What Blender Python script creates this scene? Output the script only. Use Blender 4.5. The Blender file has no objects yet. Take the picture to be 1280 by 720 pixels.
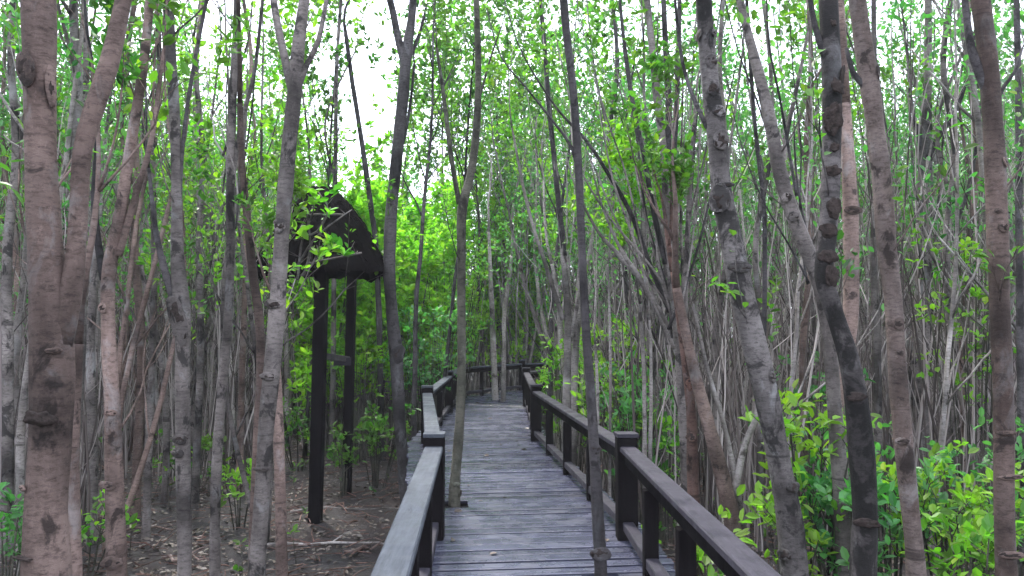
import bpy, math, random
import numpy as np
from mathutils import Vector, Matrix, noise as mnoise

sc = bpy.context.scene
C = sc.collection
R = math.radians
FPX = 950.0            # focal length in pixels of the 1280 wide photograph
H = 1.65               # eye height above the deck (deck top is z = 0)
HOR = 412.0            # row of the horizon
PITCH = math.atan((HOR - 360) / FPX)

# ------------------------------------------------------------------ camera
cam = bpy.data.cameras.new('camera')
cam.sensor_width = 36.0
cam.lens = FPX / 1280 * 36.0
cam.clip_start = 0.05
cam.clip_end = 3000
camo = bpy.data.objects.new('camera', cam)
C.objects.link(camo)
camo.location = (0, 0, H)
camo.rotation_euler = (R(90) + PITCH, 0, 0)
sc.camera = camo

# ------------------------------------------------------------------ sky, sun, exposure
SUN_EL, SUN_AZ = R(58), R(-28)      # azimuth from +Y towards +X
w = bpy.data.worlds.new('World'); sc.world = w; w.use_nodes = True
nt = w.node_tree; nt.nodes.clear()
sky = nt.nodes.new('ShaderNodeTexSky'); sky.sky_type = 'NISHITA'; sky.sun_disc = False
sky.sun_elevation = SUN_EL; sky.sun_rotation = SUN_AZ
sky.air_density = 1.0; sky.dust_density = 3.0; sky.ozone_density = 2.0
mixn = nt.nodes.new('ShaderNodeMix'); mixn.data_type = 'RGBA'
mixn.inputs[0].default_value = 0.72
mixn.inputs[7].default_value = (9.3, 9.8, 11.2, 1)      # even overcast cloud
bg = nt.nodes.new('ShaderNodeBackground'); bg.inputs[1].default_value = 0.13
wo = nt.nodes.new('ShaderNodeOutputWorld')
nt.links.new(sky.outputs[0], mixn.inputs[6]); nt.links.new(mixn.outputs[2], bg.inputs[0])
nt.links.new(bg.outputs[0], wo.inputs[0])

sl = bpy.data.lights.new('sun', 'SUN'); sl.energy = 2.2; sl.angle = R(10); sl.color = (1, .96, .9)
so = bpy.data.objects.new('sun', sl); C.objects.link(so)
sd = Vector((math.sin(SUN_AZ) * math.cos(SUN_EL), math.cos(SUN_AZ) * math.cos(SUN_EL), math.sin(SUN_EL)))
so.rotation_euler = (-sd).to_track_quat('-Z', 'Y').to_euler()
so.location = sd * 60

sc.view_settings.view_transform = 'Standard'
sc.view_settings.look = 'None'
sc.view_settings.exposure = 1.9
sc.view_settings.gamma = 1
sc.render.engine = 'CYCLES'
try:
    sc.cycles.max_bounces = 8; sc.cycles.transmission_bounces = 5; sc.cycles.diffuse_bounces = 4
    sc.cycles.volume_bounces = 0
except Exception: pass

# ------------------------------------------------------------------ helpers
RC = Matrix.Rotation(R(90) + PITCH, 3, 'X')
def P(px, py, Z):
    """world point seen at photo pixel (px,py), Z metres down the walkway"""
    d = RC @ Vector(((px - 640) / FPX, -(py - 360) / FPX, -1))
    return Vector((0, 0, H)) + d * (Z / d.y)

def gz(x, y):
    h = -0.92
    h += 0.10 * mnoise.noise(Vector((x * .35, y * .35, 3.1)))
    h += 0.05 * mnoise.noise(Vector((x * 1.3, y * 1.3, 7.7)))
    return h

def mat(name, build, rough=.85, spec=.3):
    m = bpy.data.materials.new(name); m.use_nodes = True
    t = m.node_tree; b = t.nodes['Principled BSDF']
    b.inputs['Roughness'].default_value = rough
    b.inputs['Specular IOR Level'].default_value = spec
    build(t, b)
    return m
def N(t, typ, **kw):
    n = t.nodes.new(typ)
    for k, v in kw.items(): setattr(n, k, v)
    return n
def coords(t, scale, rnd=True):
    tc = N(t, 'ShaderNodeTexCoord'); mp = N(t, 'ShaderNodeMapping')
    mp.inputs['Scale'].default_value = scale
    t.links.new(tc.outputs['Object'], mp.inputs['Vector'])
    if rnd:
        oi = N(t, 'ShaderNodeObjectInfo'); mu = N(t, 'ShaderNodeMath', operation='MULTIPLY'); mu.inputs[1].default_value = 37
        t.links.new(oi.outputs['Random'], mu.inputs[0]); cb = N(t, 'ShaderNodeCombineXYZ')
        t.links.new(mu.outputs[0], cb.inputs[0]); t.links.new(mu.outputs[0], cb.inputs[2])
        t.links.new(cb.outputs[0], mp.inputs['Location'])
    return mp.outputs[0]
def nz(t, vec, scale, detail=5, rough=.6, dist=0):
    n = N(t, 'ShaderNodeTexNoise'); n.inputs['Scale'].default_value = scale
    n.inputs['Detail'].default_value = detail; n.inputs['Roughness'].default_value = rough
    n.inputs['Distortion'].default_value = dist
    t.links.new(vec, n.inputs['Vector']); return n.outputs['Fac']
def ramp(t, fac, stops):
    r = N(t, 'ShaderNodeValToRGB'); e = r.color_ramp.elements
    while len(e) < len(stops): e.new(.5)
    for i, (p, c) in enumerate(stops):
        e[i].position = p; e[i].color = (c[0], c[1], c[2], 1) if not isinstance(c, (int, float)) else (c, c, c, 1)
    t.links.new(fac, r.inputs[0]); return r.outputs[0]
def mixc(t, fac, a, b, mode='MIX'):
    m = N(t, 'ShaderNodeMix', data_type='RGBA', blend_type=mode)
    if isinstance(fac, (int, float)): m.inputs[0].default_value = fac
    else: t.links.new(fac, m.inputs[0])
    for i, v in ((6, a), (7, b)):
        if isinstance(v, tuple): m.inputs[i].default_value = (*v, 1)
        else: t.links.new(v, m.inputs[i])
    return m.outputs[2]
def bump(t, b, h, strength, dist=.01):
    n = N(t, 'ShaderNodeBump'); n.inputs['Strength'].default_value = strength; n.inputs['Distance'].default_value = dist
    t.links.new(h, n.inputs['Height']); t.links.new(n.outputs[0], b.inputs['Normal'])

def bark(name, c1, c2, cdark, blot=.60, pale=(.42, .41, .42), rough=.85):
    def f(t, b):
        base = ramp(t, nz(t, coords(t, (1, 1, .35)), 5, 5, .6, .4), [(.32, c1), (.64, c2)])
        fine = nz(t, coords(t, (9, 9, 26)), 1.8, 7, .78)          # short horizontal lenticels
        base = mixc(t, ramp(t, fine, [(.34, .85), (.53, 0)]), base, tuple(v * .42 for v in c1))
        spk = nz(t, coords(t, (1, 1, .6)), 34, 6, .75)
        base = mixc(t, ramp(t, spk, [(.56, 0), (.72, .55)]), base, tuple(min(1, v * 1.35) for v in c2))
        pal = nz(t, coords(t, (1, 1, .6)), 3.1, 6, .7, .6)         # pale lichen
        base = mixc(t, ramp(t, pal, [(.56, 0), (.66, .55)]), base, pale)
        ring = nz(t, coords(t, (.5, .5, 9)), 1.2, 4, .6, .3)       # leaf scar rings
        base = mixc(t, ramp(t, ring, [(.64, 0), (.70, .7)]), base, cdark)
        dk = nz(t, coords(t, (1.3, 1.3, 1)), 3.7, 5, .65, .5)      # dark mould blotches
        base = mixc(t, ramp(t, dk, [(blot - .03, 0), (blot + .03, .85)]), base, cdark)
        low = nz(t, coords(t, (.8, .8, 1)), 1.25, 4, .6, .3)
        base = mixc(t, 1.0, base, ramp(t, low, [(.36, .30), (.5, .85), (.64, 1.35)]), 'MULTIPLY')
        oi = N(t, 'ShaderNodeObjectInfo')
        base = mixc(t, 1.0, base, ramp(t, oi.outputs['Random'], [(0, .62), (1, 1.18)]), 'MULTIPLY')
        t.links.new(base, b.inputs['Base Color'])
        hh = nz(t, coords(t, (8, 8, 12)), 3.5, 8, .8)
        bump(t, b, hh, .75, .016)
    return mat(name, f, rough, .25)
M = {}
M['pink'] = bark('bark_pinkish', (.125, .084, .072), (.265, .190, .168), (.030, .022, .020), .62, (.30, .28, .28))
M['grey'] = bark('bark_grey', (.12, .102, .096), (.235, .205, .196), (.022, .020, .020), .57, (.32, .32, .33))
M['slate'] = bark('bark_slate', (.075, .066, .064), (.165, .148, .145), (.014, .013, .013), .53, (.30, .30, .31))
M['rusty'] = bark('bark_rusty_grey', (.10, .070, .060), (.19, .15, .138), (.022, .016, .014), .58, (.28, .26, .26))
M['mottled'] = bark('bark_mottled', (.085, .074, .074), (.17, .15, .15), (.012, .011, .011), .49, (.32, .32, .33))
M['dark'] = bark('bark_dark', (.035, .031, .033), (.085, .076, .08), (.012, .011, .011), .57, (.15, .15, .16))
M['green'] = bark('bark_mossy', (.05, .05, .038), (.115, .108, .085), (.018, .017, .014), .57, (.18, .19, .16))
M['pale'] = bark('bark_pale', (.22, .19, .17), (.42, .38, .37), (.05, .04, .035), .62, (.5, .48, .48))
M['red'] = bark('bark_reddish', (.13, .065, .05), (.23, .14, .12), (.03, .02, .016), .57, (.30, .26, .26))
def f(t, b):
    t.links.new(ramp(t, nz(t, coords(t, (1, 1, 1)), 40, 5), [(.3, (.016, .013, .012)), (.75, (.06, .046, .042))]), b.inputs['Base Color'])
    bump(t, b, nz(t, coords(t, (1, 1, 1)), 90, 4), .6)
M['scar'] = mat('bark_scar', f, .95, .1)

def leafmat(name, stops, trans=.45):
    def f(t, b):
        g = N(t, 'ShaderNodeNewGeometry')
        col = ramp(t, g.outputs['Random Per Island'], stops)
        cl = nz(t, coords(t, (1, 1, 1)), .9, 2)
        col = mixc(t, ramp(t, cl, [(.35, 0), (.7, .5)]), col, stops[-1][1])
        t.links.new(col, b.inputs['Base Color'])
        tr = N(t, 'ShaderNodeBsdfTranslucent'); ms = N(t, 'ShaderNodeMixShader'); ms.inputs[0].default_value = trans
        br = mixc(t, 1.0, col, (1.05, 1.5, .6), 'MULTIPLY')
        t.links.new(br, tr.inputs[0])
        t.links.new(b.outputs[0], ms.inputs[1]); t.links.new(tr.outputs[0], ms.inputs[2])
        t.links.new(ms.outputs[0], t.nodes['Material Output'].inputs[0])
    return mat(name, f, .42, .4)
M['leaf'] = leafmat('leaf_mid_green', [(0, (.012, .04, .012)), (.5, (.040, .14, .028)), (.88, (.085, .24, .035)), (1, (.2, .29, .03))])
M['lime'] = leafmat('leaf_lime', [(0, (.02, .08, .015)), (.4, (.07, .23, .025)), (.9, (.18, .42, .035)), (1, (.36, .44, .04))], .5)
M['bright'] = leafmat('leaf_glow_green', [(0, (.08, .22, .03)), (.5, (.18, .42, .035)), (.9, (.28, .55, .05)), (1, (.42, .52, .06))], .55)  # lush trees behind the shelter: lit glow painted into the leaf colour
M['cool'] = leafmat('leaf_cool_green', [(0, (.02, .08, .03)), (.5, (.045, .19, .05)), (.9, (.08, .30, .07)), (1, (.2, .36, .14))])
M['litter'] = leafmat('leaf_litter', [(0, (.018, .012, .011)), (.5, (.055, .036, .028)), (.9, (.12, .085, .065)), (1, (.28, .24, .21))], .05)

def wood(name, c1, c2, rough, axis_scale, spec=.5, bs=.4):
    def f(t, b):
        g = N(t, 'ShaderNodeNewGeometry')
        v = coords(t, axis_scale, False)
        base = ramp(t, nz(t, v, 3, 7, .7, .3), [(.3, c1), (.68, c2)])
        tone = ramp(t, g.outputs['Random Per Island'], [(0, .55), (1, 1.25)])
        base = mixc(t, 1.0, base, tone, 'MULTIPLY')
        st = nz(t, coords(t, (1, 1, 1), False), 1.7, 6, .65)
        base = mixc(t, ramp(t, st, [(.56, 0), (.72, .4)]), base, tuple(x * .6 for x in c1))
        t.links.new(base, b.inputs['Base Color'])
        rr = nz(t, coords(t, (1, 1, 1), False), 4, 4)
        t.links.new(ramp(t, rr, [(.35, max(0, rough - .16)), (.65, min(1, rough + .2))]), b.inputs['Roughness'])
        bump(t, b, nz(t, v, 9, 7, .75), bs, .006)
    return mat(name, f, rough, spec)
M['deck'] = wood('deck_wood', (.028, .030, .046), (.088, .091, .138), .24, (1.2, 16, 16))
M['cap'] = wood('rail_cap_wood_skylit', (.024, .028, .037), (.068, .078, .098), .62, (16, 1.2, 16), .25)  # same wood as the rail posts, paled by sky reflection put into the colour
M['capr'] = wood('rail_cap_wood_dark', (.012, .011, .017), (.040, .035, .050), .55, (16, 1.2, 16), .3)  # right-hand caps, likewise painted paler than the posts for sky light
M['post'] = wood('post_wood_shaded', (.003, .0025, .003), (.010, .008, .0095), .85, (14, 14, 1.5), .06, .8)  # rail posts: same wood as the caps, shade painted into the colour
M['beam'] = wood('beam_wood_dark', (.03, .026, .028), (.075, .065, .07), .7, (2, 2, 12), .3)
def f(t, b):
    t.links.new(ramp(t, nz(t, coords(t, (1, 1, .4)), 30, 6, .7), [(.3, (.002, .0018, .0018)), (.75, (.010, .008, .008))]), b.inputs['Base Color'])
    bump(t, b, nz(t, coords(t, (1, 1, .3)), 50, 5), .8)
M['thatch'] = mat('old_thatch', f, .95, .03)
def f(t, b):
    a = nz(t, coords(t, (1, 1, 1), False), .55, 8, .68)
    col = ramp(t, a, [(.34, (.013, .011, .016)), (.5, (.034, .025, .025)), (.66, (.065, .046, .040))])
    fn = nz(t, coords(t, (1, 1, 1), False), 14, 6, .75)
    col = mixc(t, ramp(t, fn, [(.38, .75), (.55, 0)]), col, (.028, .024, .026))
    lt = nz(t, coords(t, (1, 1, 1), False), 27, 4, .7)
    col = mixc(t, ramp(t, lt, [(.62, 0), (.70, .6)]), col, (.30, .25, .22))
    t.links.new(col, b.inputs['Base Color'])
    t.links.new(ramp(t, a, [(.36, .35), (.55, .9)]), b.inputs['Roughness'])
    bump(t, b, fn, 1.0, .05)
M['mud'] = mat('forest_mud', f, .85, .4)

def f(t, b):
    g_ = N(t, 'ShaderNodeNewGeometry')
    t.links.new(ramp(t, g_.outputs['Random Per Island'], [(0, (.035, .028, .026)), (.5, (.16, .132, .125)), (1, (.44, .39, .38))]), b.inputs['Base Color'])
M['thicket'] = mat('thicket_bark', f, .9, .2)
# ---- object bookkeeping
def link(o, parent=None):
    C.objects.link(o)
    if parent: o.parent = parent
    return o
def tag(o, label=None, cat=None, group=None, kind=None):
    if label: o['label'] = label
    if cat: o['category'] = cat
    if group: o['group'] = group
    if kind: o['kind'] = kind
    return o
def empty(name, loc=(0, 0, 0)):
    o = bpy.data.objects.new(name, None); o.empty_display_size = .1; o.location = loc
    return link(o)
class MB:
    """collects geometry, all in world coordinates; build() makes it one mesh"""
    def __init__(s): s.v = []; s.f = []; s.n = 0
    def add(s, v, f):
        v = np.asarray(v, float).reshape(-1, 3); s.v.append(v)
        s.f += [tuple(i + s.n for i in q) for q in f]; s.n += len(v)
    def box(s, c, sx, sy, sz, rz=0, rx=0, bev=0):
        m = Matrix.Rotation(rz, 3, 'Z') @ Matrix.Rotation(rx, 3, 'X')
        s.obox(Vector(c), m @ Vector((sx / 2, 0, 0)), m @ Vector((0, sy / 2, 0)), m @ Vector((0, 0, sz / 2)), bev)
    def obox(s, c, a, b, d, bev=0):
        if not bev:
            v = [c + a * i + b * j + d * k for k in (-1, 1) for j in (-1, 1) for i in (-1, 1)]
            s.add(v, [(0, 2, 3, 1), (4, 5, 7, 6), (0, 1, 5, 4), (2, 6, 7, 3), (0, 4, 6, 2), (1, 3, 7, 5)]); return
        # bevelled box: long axis a, octagonal section in b,d
        la, lb, ld = a.length, b.length, d.length
        fb, fd = 1 - bev / lb, 1 - bev / ld
        sec = [(1, fd), (fb, 1), (-fb, 1), (-1, fd), (-1, -fd), (-fb, -1), (fb, -1), (1, -fd)]
        v = []
        for e, sh in ((-1, .0), (-(1 - bev / la), 1), ((1 - bev / la), 1), (1, .0)):
            for q in sec:
                k = 1 if sh else 1
                qx, qy = q
                if not sh:
                    qx *= fb; qy *= fd
                v.append(c + a * e + b * qx + d * qy)
        fs = []
        for r in range(3):
            for k in range(8):
                fs.append((r * 8 + k, r * 8 + (k + 1) % 8, (r + 1) * 8 + (k + 1) % 8, (r + 1) * 8 + k))
        fs.append(tuple(range(7, -1, -1))); fs.append(tuple(range(24, 32)))
        s.add(v, fs)
    def beam(s, p0, p1, wid, hgt, bev=.006):
        """square-section member from p0 to p1 (p = centre line)"""
        p0 = Vector(p0); p1 = Vector(p1); a = (p1 - p0) / 2
        u = a.normalized(); side = u.cross(Vector((0, 0, 1)))
        if side.length < .01: side = Vector((1, 0, 0))
        side.normalize(); up = side.cross(u)
        s.obox((p0 + p1) / 2, a, side * wid / 2, up * hgt / 2, bev)
    def tube(s, pts, rad, n=8, rng=None, lump=0.0, cap=True):
        pts = [Vector(p) for p in pts]; k = len(pts)
        prev = None; vs = []
        ph = rng.uniform(0, 50) if rng else 0
        for i in range(k):
            d = (pts[min(i + 1, k - 1)] - pts[max(i - 1, 0)])
            d = d.normalized() if d.length > 1e-9 else Vector((0, 0, 1))
            if prev is None:
                x = d.orthogonal().normalized()
            else:
                x = (prev - d * prev.dot(d)).normalized()
            prev = x; y = d.cross(x)
            for j in range(n):
                a = 2 * math.pi * j / n
                r = rad[i]
                if lump: r *= 1 + lump * mnoise.noise(Vector((math.cos(a) * .8 + ph, math.sin(a) * .8, pts[i].z * 2.2))) * 2
                vs.append(pts[i] + (x * math.cos(a) + y * math.sin(a)) * r)
        fs = []
        for i in range(k - 1):
            for j in range(n):
                fs.append((i * n + j, i * n + (j + 1) % n, (i + 1) * n + (j + 1) % n, (i + 1) * n + j))
        if cap:
            vs.append(pts[0]); vs.append(pts[-1]); a0 = len(vs) - 2
            for j in range(n):
                fs.append((a0, (j + 1) % n, j)); fs.append((a0 + 1, (k - 1) * n + j, (k - 1) * n + (j + 1) % n))
        s.add([tuple(q) for q in vs], fs)
    def blob(s, c, ax, ay, az, rng, nu=10, nv=7, amp=.15):
        vs = []; fs = []; ph = rng.uniform(0, 99)
        for i in range(nv + 1):
            th = math.pi * i / nv
            for j in range(nu):
                a = 2 * math.pi * j / nu
                d = Vector((math.sin(th) * math.cos(a), math.sin(th) * math.sin(a), math.cos(th)))
                k = 1 + amp * 2 * mnoise.noise(d * 1.6 + Vector((ph, 0, 0)))
                vs.append(tuple(Vector(c) + (ax * d.x + ay * d.y + az * d.z) * k))
        for i in range(nv):
            for j in range(nu):
                fs.append((i * nu + j, (i + 1) * nu + j, (i + 1) * nu + (j + 1) % nu, i * nu + (j + 1) % nu))
        s.add(vs, fs)
    def leaves(s, pos, dirs, size, rng, aspect=.5, fold=.25):
        """pos, dirs: (N,3); oval folded leaves of 6 vertices"""
        n = len(pos)
        if n == 0: return
        pos = np.asarray(pos); dirs = np.asarray(dirs, float)
        dirs /= np.linalg.norm(dirs, axis=1)[:, None] + 1e-9
        r = np.array([[rng.gauss(0, .45), rng.gauss(0, .45), 1] for _ in range(n)])
        side = np.cross(dirs, r); side /= np.linalg.norm(side, axis=1)[:, None] + 1e-9
        up = np.cross(side, dirs)
        L = np.array([size * rng.uniform(.65, 1.3) for _ in range(n)])[:, None]
        Wd = L * aspect * .5
        v = np.empty((n, 6, 3))
        v[:, 0] = pos
        v[:, 1] = pos + dirs * L * .35 + side * Wd + up * L * fold * .3
        v[:, 2] = pos + dirs * L * .75 + side * Wd * .85 + up * L * fold * .22
        v[:, 3] = pos + dirs * L - up * L * .06
        v[:, 4] = pos + dirs * L * .75 - side * Wd * .85 + up * L * fold * .22
        v[:, 5] = pos + dirs * L * .35 - side * Wd + up * L * fold * .3
        b = s.n; s.v.append(v.reshape(-1, 3)); s.n += 6 * n
        for i in range(n):
            o = b + 6 * i
            s.f.append((o, o + 1, o + 2, o + 3)); s.f.append((o, o + 3, o + 4, o + 5))
    def mesh(s, name, material, origin=Vector((0, 0, 0)), smooth=False):
        v = np.concatenate(s.v) - np.array(origin) if s.v else np.zeros((0, 3))
        me = bpy.data.meshes.new(name)
        me.from_pydata(v.tolist(), [], s.f)
        if smooth: me.polygons.foreach_set('use_smooth', [True] * len(me.polygons))
        me.materials.append(material); me.update()
        return me
    def build(s, name, material, parent=None, smooth=False, origin=None):
        """world-coordinate mesh; when parented to an empty the mesh is stored relative to it"""
        org = Vector(origin) if origin is not None else (parent['_org'] if parent and '_org' in parent else Vector((0, 0, 0)))
        org = Vector(org)
        o = bpy.data.objects.new(name, s.mesh(name, material, org, smooth))
        if parent is None: o.location = org
        return link(o, parent)
def thing(name, loc, label, cat, group=None, kind=None):
    e = empty(name, loc); ORG[e.name] = Vector(loc)
    return tag(e, label, cat, group, kind)
ORG = {}
def part(mb, name, m, parent, smooth=False):
    o = bpy.data.objects.new(name, mb.mesh(name, m, ORG.get(parent.name, Vector()), smooth))
    ORG[o.name] = ORG.get(parent.name, Vector())
    return link(o, parent)

def smoothline(pts, rad, step=.09):
    """Catmull-Rom through pts with radii"""
    out, ro = [], []
    n = len(pts)
    for i in range(n - 1):
        p0, p1, p2, p3 = pts[max(i - 1, 0)], pts[i], pts[i + 1], pts[min(i + 2, n - 1)]
        k = max(2, int((p2 - p1).length / step))
        for j in range(k):
            t = j / k
            q = .5 * ((2 * p1) + (p2 - p0) * t + (2 * p0 - 5 * p1 + 4 * p2 - p3) * t * t + (3 * p1 - p0 - 3 * p2 + p3) * t ** 3)
            out.append(q); ro.append(rad[i] * (1 - t) + rad[i + 1] * t)
    out.append(pts[-1]); ro.append(rad[-1])
    return out, ro

# ---- generic growth
def rdir(rng, d, ang):
    d = d.normalized(); x = d.orthogonal().normalized(); x.rotate(Matrix.Rotation(rng.uniform(0, 6.283), 3, d))
    return (d * math.cos(ang) + x * math.sin(ang)).normalized()
def limb(rng, p, d, L, wob=.12, up=.08, n=6):
    pts = [Vector(p)]; d = d.normalized()
    for i in range(n):
        d = (d + Vector((rng.gauss(0, wob), rng.gauss(0, wob), rng.gauss(0, wob) + up))).normalized()
        pts.append(pts[-1] + d * L / n)
    return pts, d
def rosette(pos, dirs, rng, tip, d, k, spread=.018):
    for _ in range(k):
        q = rdir(rng, d, rng.uniform(.5, 1.5))
        q.z += rng.uniform(-.15, .25)
        o = Vector((rng.gauss(0, spread), rng.gauss(0, spread), rng.gauss(0, spread)))
        pos.append(tuple(tip + o)); dirs.append(tuple(q))
def grow(mb, pos, dirs, rng, p, d, L, r, level, leafk=6, nsub=3, ang=(.3, .6), sides=5):
    pts, de = limb(rng, p, d, L, .10, .10, 6)
    rad = [r * (1 - .6 * i / 6) for i in range(7)]
    mb.tube(pts, rad, sides if level > 1 else 4)
    if level <= 1:
        for i in (3, 4, 5, 6):
            if rng.random() < .75: rosette(pos, dirs, rng, pts[i], de, max(1, int(leafk * (.4 if i < 6 else 1))))
    if level > 0:
        for _ in range(nsub):
            i = rng.choice((2, 3, 4, 5))
            grow(mb, pos, dirs, rng, pts[i], rdir(rng, (pts[i + 1] - pts[i]), rng.uniform(*ang)), L * rng.uniform(.5, .75),
                 rad[i] * .6, level - 1, leafk, nsub, ang, sides)
        grow(mb, pos, dirs, rng, pts[-1], de, L * .55, rad[-1] * .9, level - 1, leafk, nsub, ang, sides)

# ================================================================== GROUND
xs = sorted(set([round(v, 3) for v in np.concatenate([np.arange(-14, 14, .16), np.sign(np.linspace(-1, 1, 60)) * (14 + 1200 * np.abs(np.linspace(-1, 1, 60)) ** 3)]).tolist()]))
ys = sorted(set([round(v, 3) for v in np.concatenate([np.arange(-4, 28, .16), 28 + 1200 * np.linspace(.01, 1, 26) ** 3, -4 - 1200 * np.linspace(.01, 1, 20) ** 3]).tolist()]))
vs = []
for y in ys:
    for x in xs:
        z = gz(x, y)
        if abs(x) < 15 and -5 < y < 29:
            z += .06 * mnoise.noise(Vector((x * 4.3, y * 4.3, 1))) + .04 * mnoise.noise(Vector((x * 9, y * 9, 5)))
        vs.append((x, y, z))
nx = len(xs); fs = [(j * nx + i, j * nx + i + 1, (j + 1) * nx + i + 1, (j + 1) * nx + i) for j in range(len(ys) - 1) for i in range(nx - 1)]
g = MB(); g.add(vs, fs)
tag(g.build('ground', M['mud'], smooth=True), kind='structure')

# ================================================================== BOARDWALK
LE = [(-.76, -2.5), (-.84, 6.05), (-1.52, 11.2), (-1.44, 15.4), (-1.45, 18.7), (.25, 21.0), (5.2, 22.8)]
RE = [(1.16, -2.5), (1.13, 6.25), (.53, 11.5), (.47, 15.8), (.52, 16.8), (1.25, 18.6), (5.6, 20.2)]
rng = random.Random(5)
bw = thing('boardwalk', (0, 0, 0), None, None, None, 'structure')
pl = MB()
HOLES = []
for hx, hy, hz_ in ((568, 622, 7.36), (751, 712, 5.18), (619, 494, 18.0), (629, 495, 17.7)):
    q = P(hx, hy, hz_); HOLES.append((q.x, q.y, .125))
for i in range(len(LE) - 1):
    l0, l1, r0, r1 = (Vector((*q, 0)) for q in (LE[i], LE[i + 1], RE[i], RE[i + 1]))
    L = max((l1 - l0).length, (r1 - r0).length); n = max(1, round(L / .155))
    for k in range(n):
        g0 = .095 * rng.uniform(.6, 1.5); a, b = (k + g0) / n, (k + 1 - g0) / n
        zz = rng.uniform(-.007, .004)
        ov0, ov1 = rng.uniform(-.02, .02), rng.uniform(-.02, .02)
        A, B, Cc, D = l0.lerp(l1, a), l0.lerp(l1, b), r0.lerp(r1, b), r0.lerp(r1, a)
        ux = (D - A).normalized()
        A, B, Cc, D = A + ux * ov0, B + ux * ov0, Cc + ux * ov1, D + ux * ov1
        spans = [(0.0, 1.0)]
        for hx, hy, hr in HOLES:
            mid_ = (A + B) / 2; wv = (D - A); Lw = wv.length; u_ = wv / Lw
            s0 = (Vector((hx, hy, 0)) - mid_).dot(u_); dist_ = abs((Vector((hx, hy, 0)) - mid_).cross(u_).z)
            if dist_ < hr and 0 < s0 < Lw: spans = [(0.0, max(.0, (s0 - hr) / Lw)), (min(1.0, (s0 + hr) / Lw), 1.0)]
        A0, B0, C0, D0 = A, B, Cc, D
        for sa_, sb_ in spans:
            if sb_ - sa_ < .01: continue
            A, B, Cc, D = A0.lerp(D0, sa_), B0.lerp(C0, sa_), B0.lerp(C0, sb_), A0.lerp(D0, sb_)
            tilt = rng.uniform(-.003, .003)
            e = (B - A).normalized() * .009
            low = Vector((0, 0, -.038))
            top = [A + Vector((0, 0, zz - .008)), A + e + Vector((0, 0, zz)), B - e + Vector((0, 0, zz + tilt)), B + Vector((0, 0, zz + tilt - .008))]
            topr = [D + Vector((0, 0, zz - .005)), D + e + Vector((0, 0, zz)), Cc - e + Vector((0, 0, zz + tilt)), Cc + Vector((0, 0, zz + tilt - .008))]
            v = top + topr + [A + low, B + low, Cc + low, D + low]
            pl.add(v, [(0, 4, 5, 1), (1, 5, 6, 2), (2, 6, 7, 3), (0, 8, 11, 4), (3, 7, 10, 9), (8, 9, 10, 11), (0, 1, 2, 3, 9, 8), (4, 11, 10, 7, 6, 5)])
part(pl, 'planks', M['deck'], bw)
bm_ = MB()
for E, sgn in ((LE, 1), (RE, -1)):
    for i in range(len(E) - 1):
        off = Vector((sgn * .10, 0, -.12))
        bm_.beam(Vector((*E[i], 0)) + off, Vector((*E[i + 1], 0)) + off, .06, .15)
part(bm_, 'edge_beams', M['beam'], bw)
pb = MB()
for i in range(len(LE) - 1):
    n = max(1, round((Vector(LE[i + 1]) - Vector(LE[i])).length / 1.9))
    for k in range(n):
        for E in (LE, RE):
            q = Vector(E[i]).lerp(Vector(E[i + 1]), (k + .5) / n); s_ = 1 if E is LE else -1
            pb.beam((q.x + s_ * .2, q.y, -1.4), (q.x + s_ * .2, q.y, -.05), .13, .13)
        a_, b_ = Vector(LE[i]).lerp(Vector(LE[i + 1]), (k + .5) / n), Vector(RE[i]).lerp(Vector(RE[i + 1]), (k + .5) / n)
        pb.beam((a_.x + .1, a_.y, -.27), (b_.x - .1, b_.y, -.27), .08, .12)
part(pb, 'support_piles', M['beam'], bw)

# ================================================================== RAILINGS
def railing(name, pts, nmid, label, capmat, ph=.80, capw=.13, inward=1, baseoff=0):
    """pts: main posts (x,y[,height scale]); cap boards run between them just below the post tops"""
    root = thing(name, (pts[0][0], pts[0][1], 0), label, 'railing')
    ch = ph - .09
    for i, q in enumerate(pts):
        if len(q) > 2 and not q[2]: continue
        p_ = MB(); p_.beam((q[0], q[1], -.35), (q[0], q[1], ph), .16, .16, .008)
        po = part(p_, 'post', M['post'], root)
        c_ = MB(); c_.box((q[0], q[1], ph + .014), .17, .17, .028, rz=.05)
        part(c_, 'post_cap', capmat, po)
    for i in range(len(pts) - 1):
        a, b = Vector((*pts[i][:2], 0)), Vector((*pts[i + 1][:2], 0))
        u = (b - a).normalized()
        a2, b2 = a + u * .075, b - u * .075
        z = Vector((0, 0, 1))
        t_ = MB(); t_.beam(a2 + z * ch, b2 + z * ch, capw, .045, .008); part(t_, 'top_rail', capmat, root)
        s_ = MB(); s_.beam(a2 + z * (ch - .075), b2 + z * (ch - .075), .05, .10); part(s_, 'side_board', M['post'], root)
        k_ = MB(); k_.beam(a2 + z * .11, b2 + z * .11, .085, .07, .006); part(k_, 'bottom_rail', M['capr'], root)
        n = nmid[i]
        for j in range(n):
            q = a.lerp(b, (j + 1) / (n + 1))
            side = Vector((-u.y, u.x, 0)) * .003
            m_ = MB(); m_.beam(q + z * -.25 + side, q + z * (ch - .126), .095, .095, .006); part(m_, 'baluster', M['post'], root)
    return root
railing('railing', [(-.27, -1.2), (-.445, 2.6, 0), (-.62, 6.12), (-1.24, 11.2), (-1.26, 15.3), (-1.28, 18.5), (.27, 20.75), (5.1, 22.55)],
        [2, 2, 2, 1, 2, 2, 3], 'dark wooden railing with broad pale top board on the left edge of boardwalk', M['cap'], capw=.145)
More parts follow.
